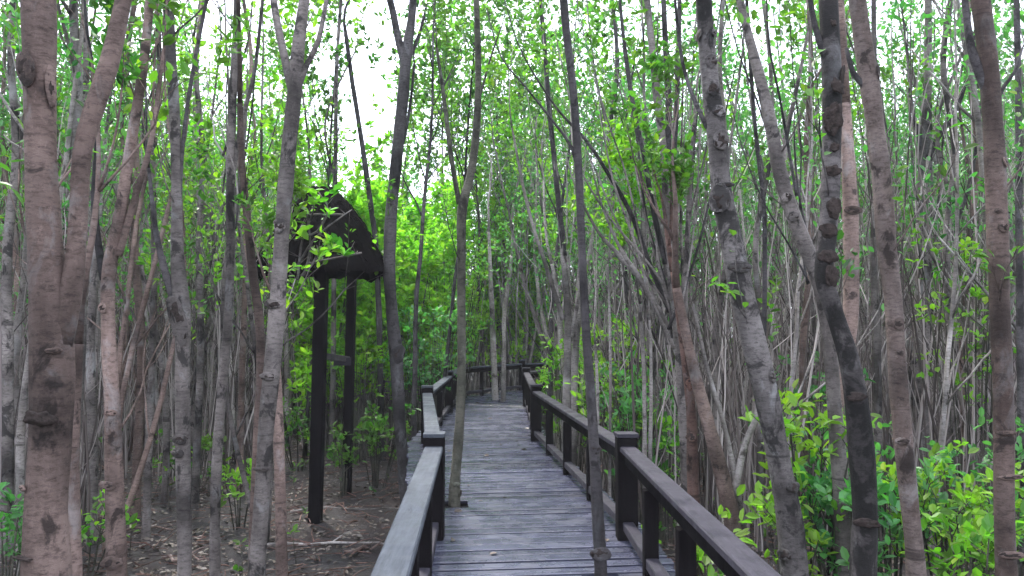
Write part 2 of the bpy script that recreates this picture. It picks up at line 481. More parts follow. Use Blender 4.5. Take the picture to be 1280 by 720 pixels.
railing('railing', [(1.0, -1.2), (.96, 2.2, 0), (.91, 6.12), (.36, 11.5), (.31, 16.5), (1.12, 18.5), (5.5, 20.15)],
        [2, 3, 3, 3, 1, 3], 'dark wooden railing with purplish grey top board on right edge of boardwalk', M['capr'], capw=.125)

# ================================================================== ROOFED SHELTER
shc = P(404, 333, 10.9); sx0, sy0 = shc.x, shc.y; ze = shc.z
sh = thing('roofed_shelter', (sx0, sy0, gz(sx0, sy0)), 'small black thatched pyramid roof on two tall dark posts left of boardwalk', 'shelter')
p1 = P(399, 400, 10.3); p2 = P(437, 400, 12.0)
for (p_, wd) in ((p1, .18), (p2, .15)):
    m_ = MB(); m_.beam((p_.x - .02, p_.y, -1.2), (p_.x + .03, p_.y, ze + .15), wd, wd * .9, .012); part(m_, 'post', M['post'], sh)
m_ = MB(); m_.beam((p1.x, p1.y, p1.z - .48), (p2.x, p2.y, p2.z - .62), .06, .09); part(m_, 'brace', M['beam'], sh)
q = P(428, 452, 11.7); m_ = MB(); m_.box(q, .26, .04, .12, rz=.2); part(m_, 'board', M['capr'], sh)
m_ = MB(); hw = .84; rz = R(13)
rm = Matrix.Rotation(rz, 3, 'Z')
for a, b in (((-hw, -hw), (hw, -hw)), ((hw, -hw), (hw, hw)), ((hw, hw), (-hw, hw)), ((-hw, hw), (-hw, -hw))):
    A = rm @ Vector((*a, 0)); B = rm @ Vector((*b, 0))
    m_.beam(Vector((sx0, sy0, ze + .05)) + A * .8, Vector((sx0, sy0, ze + .05)) + B * .8, .07, .09)
    m_.beam(Vector((sx0, sy0, ze + .05)) + A * .8, Vector((sx0, sy0, ze + 1.08)), .06, .08)
m_.beam(Vector((p1.x, p1.y, ze + .03)), Vector((p2.x, p2.y, ze + .03)), .09, .1)
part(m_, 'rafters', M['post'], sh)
# thatch: closed skin plus shaggy strands
rng = random.Random(11)
apex = Vector((sx0 - .02, sy0, ze + 1.16))
m_ = MB(); vs = []; fs = []; n = 14; rings = 9
per = []
for s_ in range(4):
    c0 = [(-hw, -hw), (hw, -hw), (hw, hw), (-hw, hw)][s_]; c1 = [(hw, -hw), (hw, hw), (-hw, hw), (-hw, -hw)][s_]
    for k in range(n): per.append(Vector((*c0, 0)).lerp(Vector((*c1, 0)), k / n))
for lay in (0, 1):
    for i in range(rings + 1):
        t = i / rings
        for j, q in enumerate(per):
            base = Vector((sx0, sy0, ze - .05)) + rm @ q
            drop = (.13 * mnoise.noise(Vector((j * .7, 2, 0))) - (.10 if q.x < 0 and q.y < .2 else 0)) * t ** 4
            v = (apex + rm @ Vector((q.x * .2, 0, 0))).lerp(base, t) + Vector((0, 0, drop + .03 * mnoise.noise(Vector((j * .9, i * .9, 9))) + .09 * math.sin(t * 3.14) - lay * .07))
            vs.append(tuple(v))
K = len(per); off = (rings + 1) * K
for i in range(rings):
    for j in range(K):
        j2 = (j + 1) % K
        fs.append((i * K + j, (i + 1) * K + j, (i + 1) * K + j2, i * K + j2))
        fs.append((off + i * K + j, off + i * K + j2, off + (i + 1) * K + j2, off + (i + 1) * K + j))
for j in range(K):
    j2 = (j + 1) % K
    fs.append((rings * K + j, off + rings * K + j, off + rings * K + j2, rings * K + j2))
    fs.append((j, j2, off + j2, off + j))
m_.add(vs, fs)
for _ in range(1500):
    j = rng.random() * K; q = per[int(j)].lerp(per[(int(j) + 1) % K], j % 1); t = rng.uniform(.12, 1.0) ** .7
    base = Vector((sx0, sy0, ze - .05)) + rm @ q
    a = (apex + rm @ Vector((q.x * .2, 0, 0))).lerp(base, t) + Vector((0, 0, .09 * math.sin(t * 3.14) + .01))
    d = (base - apex).normalized(); d = (d + Vector((rng.gauss(0, .16), rng.gauss(0, .16), rng.gauss(0, .1) - .15))).normalized()
    L = rng.uniform(.08, .24)
    m_.tube([a, a + d * L * .5 + Vector((0, 0, .012)), a + d * L - Vector((0, 0, .02))], [.008, .006, .002], 3, cap=False)
part(m_, 'roof', M['thatch'], sh)

# ================================================================== HERO TREES
def knots(root, lst, Z, rng):
    for (px, py, wx, wy) in lst:
        Zr = Z
        c = P(px, py, Zr); s_ = Z / FPX
        m_ = MB(); m_.blob(c, Vector((wx * s_ / 2, 0, 0)), Vector((0, .022, 0)), Vector((0, 0, wy * s_ / 2)), rng, 12, 8, .22)
        part(m_, 'branch_scar', M['scar'], root, True)

def fan(seed, n, x0, x1, fx, fy, w=5, spread=22, zd=.5):
    rg = random.Random(seed); out = []
    for i in range(n):
        tx = x0 + (x1 - x0) * (i + rg.random()) / n; bx = fx + rg.uniform(-spread, spread) * .6; by = fy + rg.uniform(-60, 60); ty = rg.choice((-30, -30, 60, 130))
        ww = rg.uniform(.6, 1.1) * w
        l = [(tx, ty, ww * (.45 if ty < 0 else .2))]
        for k in (.3, .55, .8): l.append((tx + (bx - tx) * k ** 1.25 + rg.uniform(-6, 6), ty + (by - ty) * k, ww * (.45 + .5 * k)))
        l.append((bx, by, ww)); out.append((rg.choice(('dark', 'grey', 'pale', 'grey')), l, 2 if ty > 0 else 0, rg.uniform(-zd, zd) * .4))
    return out
ALLTREES = []
def tree(stem, Z, label, bk='grey', base=None, forks=(), scars=(), crown=True, seed=None, leaf='leaf', extra=0, lean=0.0,
         leafsize=.085, deckbase=False, topgrow=2.6, group=None, lump=.05):
    """stem: [(px,py,width px)] top to bottom of the photograph; forks: (bark, [(px,py,w)...] ending on the stem, leafy)"""
    rng = random.Random(seed if seed is not None else hash(label) & 0xffff if False else sum(map(ord, label)))
    def ln(lst, Zb=Z):
        pts = [P(a, b, Zb + lean * (720 - b) / 720) for a, b, c in lst]; rad = [max(.003, c * .85 / 2 * (Zb + lean * (720 - b) / 720) / FPX) for a, b, c in lst]
        return pts, rad
    pts, rad = ln(stem)
    bot = pts[-1]
    zb = 0.0 if deckbase else gz(bot.x, bot.y)
    if base: gx = P(base, 700, Z).x
    else:
        sl_ = (pts[-1] - pts[-2]); gx = bot.x + sl_.x * .5
    foot = Vector((gx, bot.y, zb - .15))
    if bot.z - foot.z > .12:
        if bot.z - zb > .5:
            mid = bot.lerp(foot, .62); pts += [mid]; rad += [rad[-1] * 1.04]
        pts.append(foot); rad.append(rad[-1] * (1.12 if deckbase else 1.35))
    pp, rr = smoothline(pts, rad, .07)
    root = thing('mangrove_tree', (foot.x, foot.y, zb), label, 'tree', group)
    tb = MB(); tb.tube(pp, [r * (1 + .045 * mnoise.noise(Vector((i * .35, seed or 1.5, Z)))) for i, r in enumerate(rr)], 14 if rr[0] * FPX / Z > 5 else 9, rng, lump)
    pos, dirs = [], []
    extras = {}
    for fk in forks:
        bb, lst, leafy = fk[:3]
        fp, fr = ln(lst, Z + (fk[3] if len(fk) > 3 else 0))
        p2_, r2_ = smoothline(fp, fr, .08)
        dst = tb if bb is None else extras.setdefault(bb, MB())
        dst.tube(p2_, r2_, 8, rng, lump * .6)
        # continue the fork beyond the frame / add twigs
        d = (p2_[0] - p2_[min(4, len(p2_) - 1)]).normalized()
        if leafy: grow(dst, pos, dirs, rng, p2_[0], d, 1.2 if leafy < 2 else .6, r2_[0] * .8, 2 if leafy < 2 else 1, 5, 2)
    d = (pp[0] - pp[min(6, len(pp) - 1)]).normalized()
    if crown:
        grow(tb, pos, dirs, rng, pp[0], (d + Vector((0, 0, .3))).normalized(), topgrow, rr[0] * .95, 3, 5, 2, (.3, .6), 6)
    for _ in range(extra):           # thin leafy side twigs within the frame
        i = int(rng.uniform(.05, .55) * len(pp)); dd = rdir(rng, Vector((0, 0, 1)), rng.uniform(.5, 1.0))
        grow(tb, pos, dirs, rng, pp[i], dd, rng.uniform(.35, .9), min(.008, rr[i] * .4), 1, 3, 2)
    part(tb, 'trunk', M[bk], root, True)
    for bb, mb_ in extras.items(): part(mb_, 'branch', M[bb], root, True)
    if pos:
        lb = MB(); lb.leaves(pos, dirs, leafsize, rng); part(lb, 'crown', M[leaf], root)
    # scars sit on the camera-side bark surface, wrapped well into the trunk
    for (px, py, wx, wy) in scars:
        k = min(range(len(stem) - 1), key=lambda i: abs((stem[i][1] + stem[i + 1][1]) / 2 - py))
        ww = (stem[k][2] + stem[k + 1][2]) / 2; Zl = Z + lean * (720 - py) / 720; s_ = Zl / FPX
        cx = stem[k][0] + (stem[k + 1][0] - stem[k][0]) * (py - stem[k][1]) / max(1, stem[k + 1][1] - stem[k][1])
        u = max(-.92, min(.92, (px - cx) / (ww / 2))); rr_ = ww / 2 * s_
        ctr = P(cx, py, Zl); nrm = Vector((u, -math.sqrt(1 - u * u), 0)); tan = Vector((-nrm.y, nrm.x, 0))
        kx, kz = rng.uniform(.7, .95), rng.uniform(.65, .95)
        az = Vector((rng.uniform(-.25, .25), 0, 1)) * (wy / 2 * s_ * kz)
        lip = None
        if bk != 'mottled' and wx < 34:
            l_ = MB(); l_.blob(ctr + nrm * rr_ * .93, tan * (wx / 2 * s_ * kx * 1.25), nrm * rr_ * .095, az * 1.5, rng, 16, 12, .12)
            lip = part(l_, 'branch_scar', M[bk], root, True)
        m_ = MB(); m_.blob(ctr + nrm * rr_ * .95, tan * (wx / 2 * s_ * kx), nrm * rr_ * (.08 if lip else .085), az, rng, 16, 12, .28)
        if lip: part(m_, 'hollow', M['scar'], lip, True)
        else: part(m_, 'branch_scar', M['scar'], root, True)
    ALLTREES.append((foot.x, foot.y))
    return root

tree([(47, -30, 50), (49, 60, 46), (50, 130, 44), (52, 220, 44), (56, 300, 46), (62, 390, 58), (65, 470, 60), (62, 560, 58), (57, 640, 58), (58, 740, 64)], 3.3,
     'thickest pinkish grey trunk at far left with dark scars, forked at mid height', 'pink', seed=1,
     forks=[(None, [(160, -30, 22), (150, 20, 24), (136, 80, 28), (116, 140, 28), (103, 190, 26), (99, 250, 26), (95, 310, 27), (88, 370, 32), (74, 430, 40)], 0)],
     scars=[(44, 90, 30, 36), (72, 110, 16, 40), (66, 520, 42, 20), (82, 438, 20, 8), (40, 606, 14, 8), (45, 690, 40, 8)], lump=.045, extra=2)
tree([(98, 430, 14), (94, 520, 15), (92, 600, 16), (95, 740, 18)], 4.6, 'thin straight pale trunk right behind the thickest left trunk', 'pink', seed=2, crown=True, topgrow=1.4)
tree([(190, -30, 12), (182, 60, 13), (172, 130, 14), (160, 200, 16), (150, 270, 18), (136, 340, 19), (136, 420, 20), (140, 500, 22), (143, 600, 25), (147, 740, 29)], 5.6,
     'crooked brown trunk with many knots, second trunk from left edge', 'pink', seed=3, extra=3,
     forks=[('dark', [(112, 60, 6), (122, 160, 8), (118, 260, 10), (130, 350, 12)], 1), ('pink', [(205, 60, 5), (190, 170, 8), (168, 250, 10), (148, 320, 12)], 1)],
     scars=[(132, 385, 16, 10), (144, 515, 14, 8), (140, 605, 22, 10), (146, 700, 26, 12)])
tree([(209, -30, 16), (213, 60, 16), (219, 160, 15), (221, 260, 16), (222, 330, 19), (228, 390, 25), (229, 430, 21), (228, 500, 21), (229, 590, 21), (231, 680, 20), (230, 740, 20)], 6.0,
     'slim grey trunk with a dark blackened fork at mid height, left part', 'grey', seed=4, extra=4, leaf='lime',
     forks=[('dark', [(186, 210, 5), (195, 290, 8), (208, 345, 12), (224, 395, 14)], 1), ('dark', [(262, -20, 5), (236, 120, 6), (226, 220, 6), (224, 350, 7)], 1)],
     scars=[(226, 400, 24, 60), (229, 548, 18, 9), (226, 565, 18, 8)])
tree([(298, -30, 10), (294, 60, 11), (290, 140, 12), (288, 230, 12), (288, 320, 13), (285, 400, 13), (278, 480, 14), (272, 560, 15), (269, 640, 15), (268, 740, 16)], 7.4,
     'thin straight grey trunk between the black-forked trunk and curved double trunk', 'grey', seed=5, extra=4, leaf='lime',
     forks=[('grey', [(330, -20, 5), (318, 90, 6), (300, 160, 7), (291, 230, 7)], 1)] + fan(6, 5, 240, 340, 289, 250, 4))
tree([(300, 130, 9), (302, 200, 10), (309, 270, 12), (316, 340, 13), (324, 400, 14), (326, 460, 13), (322, 540, 13), (318, 640, 14), (316, 720, 14)], 7.0,
     'slender bent brown trunk just left of the curved double trunk', 'pink', seed=6, extra=2, leaf='lime', topgrow=1.8)
tree([(384, -30, 13), (378, 20, 17), (371, 80, 21), (366, 140, 22), (359, 210, 22), (353, 280, 22), (349, 350, 22), (345, 410, 24), (338, 480, 24), (331, 560, 22), (326, 640, 22), (320, 740, 25)], 6.1,
     'tall grey trunk leaning right in front of the thatched shelter, forked near top', 'grey', seed=7, extra=3, leaf='lime',
     forks=[(None, [(338, -30, 9), (345, 20, 11), (354, 65, 12), (368, 125, 14)], 1), (None, [(412, -20, 6), (398, 50, 8), (384, 80, 9), (371, 115, 10)], 1)],
     scars=[(352, 283, 14, 14), (345, 380, 22, 10), (338, 470, 22, 8), (330, 585, 18, 6)])
tree([(344, 440, 14), (347, 520, 16), (350, 600, 16), (352, 700, 17)], 6.6, 'short pale straight trunk touching the trunk before the shelter', 'pink', seed=8, topgrow=.9)
tree([(518, -30, 11), (515, 20, 12), (508, 70, 17), (503, 130, 17), (496, 200, 18), (489, 270, 18), (487, 340, 18), (491, 400, 18), (495, 440, 21), (498, 500, 18), (503, 570, 17), (507, 632, 16)], 10.3,
     'dark slender trunk with Y-shaped top between shelter and boardwalk', 'dark', seed=9, extra=3,
     forks=[(None, [(478, -30, 9), (490, 10, 10), (497, 45, 11), (507, 85, 13)], 1), (None, [(530, 20, 4), (522, 50, 5), (512, 72, 7), (508, 90, 8)], 1),
            ('dark', [(518, 80, 4), (514, 120, 4), (508, 160, 5), (500, 190, 6)], 2)],
     scars=[(500, 442, 16, 18)])
tree([(432, 40, 6), (440, 100, 7), (448, 150, 7), (457, 210, 8), (464, 260, 8), (470, 310, 8), (474, 400, 9), (476, 500, 9), (478, 560, 9)], 15.0,
     'thin dark stem rising behind the shelter roof against the white sky', 'dark', seed=10, extra=2, topgrow=1.0)
tree([(594, -30, 8), (597, 40, 9), (598, 110, 10), (595, 170, 12), (588, 220, 12), (578, 262, 15), (577, 330, 13), (577, 400, 13), (577, 470, 13), (574, 540, 14), (570, 590, 15), (568, 622, 18)], 7.36,
     'mossy slender tree growing through the deck beside the left railing', 'green', seed=11, extra=2,
     forks=[(None, [(546, 60, 4), (556, 130, 6), (563, 190, 7), (574, 255, 8)], 2), (None, [(628, 30, 1.5), (614, 70, 3), (600, 120, 4)], 2)],
     scars=[(576, 616, 8, 8), (571, 604, 9, 6)])
tree([(702, -30, 13), (708, 40, 12), (716, 110, 12), (722, 190, 12), (726, 270, 12), (729, 350, 12), (733, 420, 13), (739, 500, 14), (743, 570, 15), (747, 640, 18), (751, 712, 19)], 5.18,
     'thin dark tree growing through the deck inside the right railing', 'dark', seed=12, extra=0,
     forks=[('dark', [(608, 10, 1), (626, 70, 2), (658, 110, 3), (690, 150, 4), (715, 185, 5), (724, 225, 6)], 0)],
     scars=[(750, 690, 22, 16), (744, 560, 12, 10)])
tree([(672, -30, 5), (680, 50, 6), (686, 130, 7), (693, 200, 7), (700, 270, 8), (706, 340, 9), (710, 400, 11), (709, 460, 12), (708, 540, 14)], 10.4,
     'pale stem beside the far right railing with dark upper half', 'pale', seed=13, extra=2,
     forks=[('dark', [(672, -30, 5.6), (680, 50, 6.6), (686, 130, 7.6), (693, 200, 7.6), (700, 270, 8.6), (705, 320, 9.4)], 0), ('pale', [(640, 160, 3), (660, 260, 5), (685, 340, 6), (704, 400, 8)], 1),
            ('pale', [(748, 230, 3), (738, 310, 5), (722, 380, 6), (711, 430, 8)], 1)])
tree([(726, 330, 9), (722, 400, 10), (718, 460, 11), (716, 540, 13)], 11.2, 'second pale stem right behind the pale-based stem by the railing', 'pale', seed=14, topgrow=2.4, extra=1)
# multi-stemmed tree right of the railing
tree([(806, -30, 9), (815, 60, 10), (822, 130, 11), (830, 190, 12), (834, 260, 14), (838, 330, 15), (846, 400, 15), (852, 470, 16), (856, 540, 18), (860, 620, 20), (862, 690, 22)], 7.6,
     'many-stemmed tree with fan of dark branches behind the right railing', 'grey', seed=15, extra=3,
     forks=[('dark', [(772, -30, 4), (782, 70, 6), (793, 140, 7), (806, 200, 7), (816, 260, 8), (832, 330, 9)], 0),
            ('dark', [(628, -10, 1), (650, 60, 2), (692, 130, 3.5), (732, 175, 5), (762, 220, 6), (790, 270, 7), (812, 330, 8), (838, 390, 9)], 2, .3),
            ('dark', [(828, -30, 7), (832, 60, 9), (836, 130, 10), (834, 200, 11), (836, 300, 12)], 0),
            ('dark', [(850, -30, 6), (848, 70, 7), (845, 150, 8), (840, 230, 8), (840, 310, 9)], 1),
            ('pale', [(706, 190, 1.5), (722, 240, 3), (748, 290, 5), (775, 320, 7), (800, 350, 8), (830, 400, 9), (850, 450, 10)], 0, .2),
            ('pale', [(738, 200, 1.5), (752, 255, 3), (775, 310, 5), (798, 345, 8), (826, 392, 9)], 0),
            ('grey', [(870, 120, 5), (862, 240, 7), (858, 330, 8), (854, 430, 10)], 1)] + fan(3, 16, 690, 930, 846, 400))
tree([(842, 340, 10), (850, 400, 12), (858, 460, 13), (864, 520, 15), (866, 590, 17), (868, 680, 19)], 7.0,
     'reddish stem leaning against the many-stemmed tree base', 'red', seed=16, topgrow=.7, scars=[(861, 480, 10, 12), (862, 545, 12, 10)])
tree([(846, 360, 12), (858, 420, 14), (872, 480, 17), (888, 540, 20), (904, 600, 22), (918, 670, 24)], 6.8,
     'stout brown stem slanting down right behind the right railing', 'pink', seed=17, topgrow=1.2,
     forks=[('pale', [(866, 380, 5), (884, 460, 6), (902, 520, 7), (918, 590, 8), (930, 660, 9)], 0, .05), ('pale', [(962, 470, 7), (946, 520, 9), (930, 560, 10), (918, 620, 11)], 2),])
tree([(878, -30, 22), (882, 40, 24), (889, 110, 27), (897, 180, 28), (902, 240, 30), (914, 300, 33), (926, 360, 34), (940, 420, 36), (955, 480, 36), (967, 540, 34), (978, 600, 34), (988, 660, 38), (993, 740, 40)], 5.2,
     'thick grey trunk with a column of dark round scars, leaning left over railing', 'slate', seed=18, extra=2,
     forks=[('dark', [(842, -20, 4), (850, 60, 5), (862, 110, 6), (884, 160, 8)], 0)],
     scars=[(868, 46, 12, 14), (892, 44, 12, 10), (886, 80, 14, 14), (888, 114, 14, 16), (896, 142, 16, 12), (898, 178, 20, 26), (896, 250, 24, 28), (905, 233, 20, 6), (920, 335, 30, 10), (962, 470, 12, 10), (986, 606, 24, 14), (975, 690, 18, 12)])
tree([(918, -30, 10), (932, 30, 12), (948, 90, 16), (962, 150, 19), (974, 210, 21), (990, 265, 22), (1008, 310, 22), (1026, 360, 22), (1036, 420, 20), (1042, 500, 20), (1050, 600, 22), (1055, 700, 24)], 6.0,
     'pale grey trunk slanting from upper left towards the black-blotched trunk', 'grey', seed=19, extra=3,
     forks=[('dark', [(932, -30, 5), (938, 80, 6), (946, 180, 6), (955, 260, 7), (956, 360, 7), (955, 420, 7)], 1, .6), ('grey', [(1010, 40, 4), (998, 100, 6), (985, 160, 7), (976, 215, 9)], 1)] + fan(9, 7, 890, 1030, 1000, 300),
     scars=[(980, 248, 14, 10), (988, 272, 12, 12)])
tree([(1034, -30, 28), (1037, 40, 28), (1040, 110, 28), (1040, 180, 27), (1038, 240, 27), (1034, 300, 27), (1030, 345, 27), (1044, 395, 25), (1060, 445, 28), (1071, 505, 33), (1078, 580, 37), (1081, 650, 36), (1078, 740, 38)], 4.4,
     'thick trunk with long black blotches and a kink at mid height, right side', 'mottled', seed=20, extra=1,
     forks=[('dark', [(1010, -20, 7), (1018, 30, 9), (1030, 70, 10)], 0)],
     scars=[(1036, 34, 8, 10), (1050, 96, 18, 26), (1042, 112, 20, 26), (1036, 150, 26, 46), (1038, 187, 16, 12), (1036, 215, 24, 16), (1038, 262, 22, 30), (1030, 290, 26, 22), (1036, 345, 30, 40), (1030, 322, 28, 22), (1064, 495, 26, 12), (1076, 650, 36, 12)])
tree([(1056, 130, 17), (1060, 200, 20), (1063, 270, 22), (1064, 340, 22), (1062, 410, 22), (1052, 460, 21), (1046, 520, 20), (1050, 600, 20), (1056, 700, 22)], 6.6,
     'pinkish trunk standing directly behind the black-blotched trunk', 'pink', seed=21, scars=[(1062, 264, 20, 10), (1052, 440, 16, 8)])
tree([(1068, -30, 24), (1077, 40, 25), (1088, 110, 27), (1096, 170, 26), (1104, 240, 27), (1108, 310, 27), (1116, 370, 25), (1120, 430, 26), (1124, 490, 26), (1129, 550, 26), (1135, 610, 25), (1141, 670, 25), (1146, 740, 28)], 5.0,
     'smooth leaning trunk turning rusty red towards its foot, right side', 'rusty', seed=22, extra=1, forks=[('dark', [(1058, 60, 6), (1066, 90, 8), (1080, 108, 9), (1092, 140, 10)], 0)],
     scars=[(1096, 92, 14, 18), (1118, 405, 14, 12), (1122, 550, 14, 8), (1119, 440, 10, 6)])
tree([(1160, -30, 10), (1160, 60, 11), (1159, 130, 13), (1157, 190, 19), (1156, 240, 21), (1155, 310, 22), (1153, 380, 22), (1152, 450, 22), (1152, 530, 22), (1153, 618, 24)], 10.6,
     'straight pale trunk with curved side branches, second trunk from right edge', 'grey', seed=23, extra=4,
     forks=[('dark', [(1222, 20, 4), (1210, 90, 6), (1196, 135, 7), (1176, 165, 9), (1160, 195, 11)], 1), ('dark', [(1134, 60, 3), (1138, 120, 5), (1146, 160, 6), (1156, 205, 9)], 2),
            ('dark', [(1222, 170, 4), (1212, 230, 6), (1195, 280, 7), (1178, 330, 8), (1160, 345, 9)], 1), ('dark', [(1166, 380, 5), (1163, 410, 6), (1150, 435, 7), (1142, 455, 7)], 0)] + fan(5, 6, 1110, 1230, 1156, 300),
     scars=[(1156, 252, 14, 10)])
tree([(1222, -30, 26), (1229, 30, 26), (1236, 90, 27), (1241, 160, 27), (1245, 230, 28), (1247, 300, 28), (1249, 370, 27), (1252, 440, 27), (1254, 510, 28), (1255, 580, 27), (1256, 650, 27), (1259, 740, 29)], 4.6,
     'smooth straight pinkish trunk nearest the right edge of the view', 'pink', seed=24, extra=2,
     forks=[('dark', [(1203, -30, 8), (1208, 20, 10), (1214, 60, 12), (1224, 90, 14), (1237, 120, 16)], 0), ('dark', [(1278, 60, 3), (1268, 90, 5), (1255, 108, 6), (1244, 130, 8)], 2)],
     scars=[(1246, 285, 14, 14), (1250, 205, 8, 10), (1240, 265, 10, 6), (1255, 594, 26, 6), (1250, 540, 18, 6), (1256, 690, 26, 8)])
tree([(1270, -30, 8), (1273, 120, 9), (1274, 300, 10), (1276, 480, 10), (1277, 720, 12)], 7.5, 'thin dark trunk at the extreme right edge of view', 'dark', seed=25, extra=2)
# pale trunks at the far bend of the walkway
tree([(611, 290, 4), (613, 340, 6), (615, 390, 8), (617, 440, 9), (619, 494, 10)], 18.0, 'pale tree growing through the deck at the far bend, left one', 'pale', seed=26, topgrow=2.2)
tree([(640, 320, 4), (634, 365, 6), (630, 400, 6), (630, 440, 6), (629, 495, 8)], 17.7, 'pale thinner tree growing through the deck at the far bend, right one', 'pale', seed=27, topgrow=2.0)
tree([(668, 320, 4), (674, 370, 5), (682, 415, 6), (688, 455, 7), (692, 500, 8)], 16.5, 'pale thin trunk leaning left, beyond railing near far bend', 'pale', seed=28, topgrow=2.0)
tree([(690, 330, 5), (697, 370, 6), (700, 420, 7), (701, 520, 9)], 13.0, 'white upright stem close to the pale stems outside right railing', 'pale', seed=29, topgrow=2.2)
# thin poles by the right railing
for (a, b, c, d_, lb) in ((744, 746, 430, 5, 'very thin pale pole-like sapling just right of the deck tree'), (800, 806, 380, 6, 'thin pale sapling pair left member, behind right railing post'),
                          (812, 812, 400, 5, 'thin pale sapling pair right member, behind right railing post'), (760, 762, 330, 4, 'thin bent pale sapling in bright bush beyond railing')):
    tree([(a, c, d_ * .7), ((a + b) / 2 + 2, (c + 560) / 2, d_), (b, 600, d_ + 1)], 8.4, lb, 'pale', topgrow=.9, extra=1, leaf='lime')
# more mid-distance stems, left and right
mid = [
 (18, 10, 8.5, 15, 'grey', 'grey trunk at the extreme left edge of view'),
 (108, 116, 9.0, 13, 'grey', 'hazy thin trunk between the thickest trunk and the knotty trunk'),
 (166, 172, 10.5, 12, 'pink', 'thin upright trunk right of the knotty brown trunk'),
 (192, 186, 9.5, 10, 'grey', 'thin straight trunk left of the black-forked trunk'),
 (252, 246, 11, 10, 'grey', 'thin trunk right of the black-forked trunk'),
 (306, 300, 12, 9, 'pink', 'thin far trunk left of the bent brown trunk'),
 (420, 414, 15, 8, 'grey', 'thin grey trunk seen between the two shelter posts'),
 (770, 784, 12.5, 9, 'dark', 'thin dark trunk left of the many-stemmed tree'),
 (905, 898, 10, 10, 'grey', 'thin trunk right of the many-stemmed tree'),
 (955, 950, 9, 9, 'grey', 'thin straight trunk between the scarred and slanting trunks'),
 (1012, 1004, 9.5, 10, 'pink', 'thin trunk left of the black-blotched trunk'),
 (1092, 1098, 9, 11, 'grey', 'thin straight trunk behind the leaning reddish-footed trunk'),
 (1185, 1190, 9.5, 12, 'grey', 'thin trunk between the two rightmost large trunks'),
 (1214, 1208, 11, 10, 'pink', 'thin pinkish trunk left of the rightmost pinkish trunk'),
]
for i, (a, b, Z_, wd, bk, lb) in enumerate(mid):
    rg = random.Random(i + 50); j = lambda: rg.uniform(-9, 9)
    tree([(a + j(), -30, wd * .6), (a + j(), 80, wd * .7), (a + j(), 190, wd * .8), (a + (b - a) * .5 + j(), 310, wd * .9), (b + j() * .6, 430, wd), (b, 560, wd * 1.1)], Z_, lb, bk, seed=50 + i, extra=4,
         leaf='lime' if i % 3 or a < 430 else 'leaf', forks=[(None, [(a + rg.choice((-26, 24)), 60 + j(), wd * .3), (a + rg.choice((-13, 12)), 150, wd * .4), (a + j() * .3, 230, wd * .5)], 1)])

# ================================================================== BACKGROUND FOREST
def on_walk(x, y, m=.45):
    for i in range(len(LE) - 1):
        y0, y1 = min(LE[i][1], RE[i][1]), max(LE[i + 1][1], RE[i + 1][1])
        if y0 - m <= y <= y1 + m:
            if i >= 4:
                if min(LE[i][0], RE[i][0]) - 1.0 < x < max(LE[i + 1][0], RE[i + 1][0]) + .6: return True
            else:
                if min(LE[i][0], LE[i + 1][0]) - m < x < max(RE[i][0], RE[i + 1][0]) + m: return True
    return False
def proto(seed, hgt, r0, nbr, leafk, stems=1, sub=2, leafy_from=.35, leafsize=.10, lean=.06, cut=1.0):
    rng = random.Random(seed); tb = MB(); pos, dirs = [], []
    for s_ in range(stems):
        d = Vector((rng.gauss(0, lean * (1.6 if stems > 1 else 1)), rng.gauss(0, lean * (1.6 if stems > 1 else 1)), 1))
        p = Vector((rng.gauss(0, .12), rng.gauss(0, .12), -.15)) if stems > 1 else Vector((0, 0, -.15))
        n = 14; pts = [p]; dd = d.normalized()
        for i in range(n):
            dd = (dd + Vector((rng.gauss(0, .05), rng.gauss(0, .05), .05))).normalized(); pts.append(pts[-1] + dd * (hgt + .15) / n)
        rs = r0 * rng.uniform(.7, 1)
        rad = [rs * (1.18 if i == 0 else 1) * (1 - .78 * (i / n) ** 1.2) for i in range(n + 1)]
        tb.tube(pts, rad, 7, rng, .06)
        for b in range(nbr):
            t = leafy_from + (1 - leafy_from) * (b + rng.random()) / nbr; i = min(n - 1, int(t * n))
            grow(tb, pos, dirs, rng, pts[i], rdir(rng, pts[i + 1] - pts[i], rng.uniform(.35, .75)), hgt * rng.uniform(.14, .26) * (1.25 - t * .5),
                 rad[i] * .5, sub, leafk, 2, (.3, .65), 4)
        grow(tb, pos, dirs, rng, pts[-1], dd, hgt * .12, rad[-1], 1, leafk, 2)
    lb = MB(); lb.leaves(pos, dirs, leafsize, rng)
    return tb, lb
PR = []
for k in range(6): PR.append(proto(100 + k, 6.8 + k * .4, .055 + .008 * (k % 3), 9, 5, 1, 2, .30))
for k in range(4): PR.append(proto(200 + k, 6.4 + k * .5, .045, 5, 4, 3, 2, .26))          # multi-stemmed
for k in range(3): PR.append(proto(300 + k, 8.0, .075, 8, 4, 1, 2, .45))
PRS = [proto(700 + k, 7.2 + k * .35, .05 + .008 * (k % 3), 10, 2, 1 + (k % 3 == 2), 2, .26) for k in range(7)]
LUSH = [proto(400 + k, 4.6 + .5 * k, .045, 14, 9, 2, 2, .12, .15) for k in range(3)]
TALL = [proto(500 + k, 7.6 + .3 * k, .06, 12, 8, 1, 2, .35, .13) for k in range(4)]
def meshes(pr, tag_, barks, leafm):
    out = []
    for i, (tb, lb) in enumerate(pr):
        for bk in barks:
            out.append((tb.mesh('trunk', M[bk], smooth=True), lb.mesh('crown', M[leafm])))
    return out
PM = {('leaf', 'n'): meshes(PR, 'n', ['grey'], 'leaf')}
def variants(pr, bk, lf):
    return [(tb.mesh('trunk', M[bk], smooth=True), lb.mesh('crown', M[lf])) for tb, lb in pr]
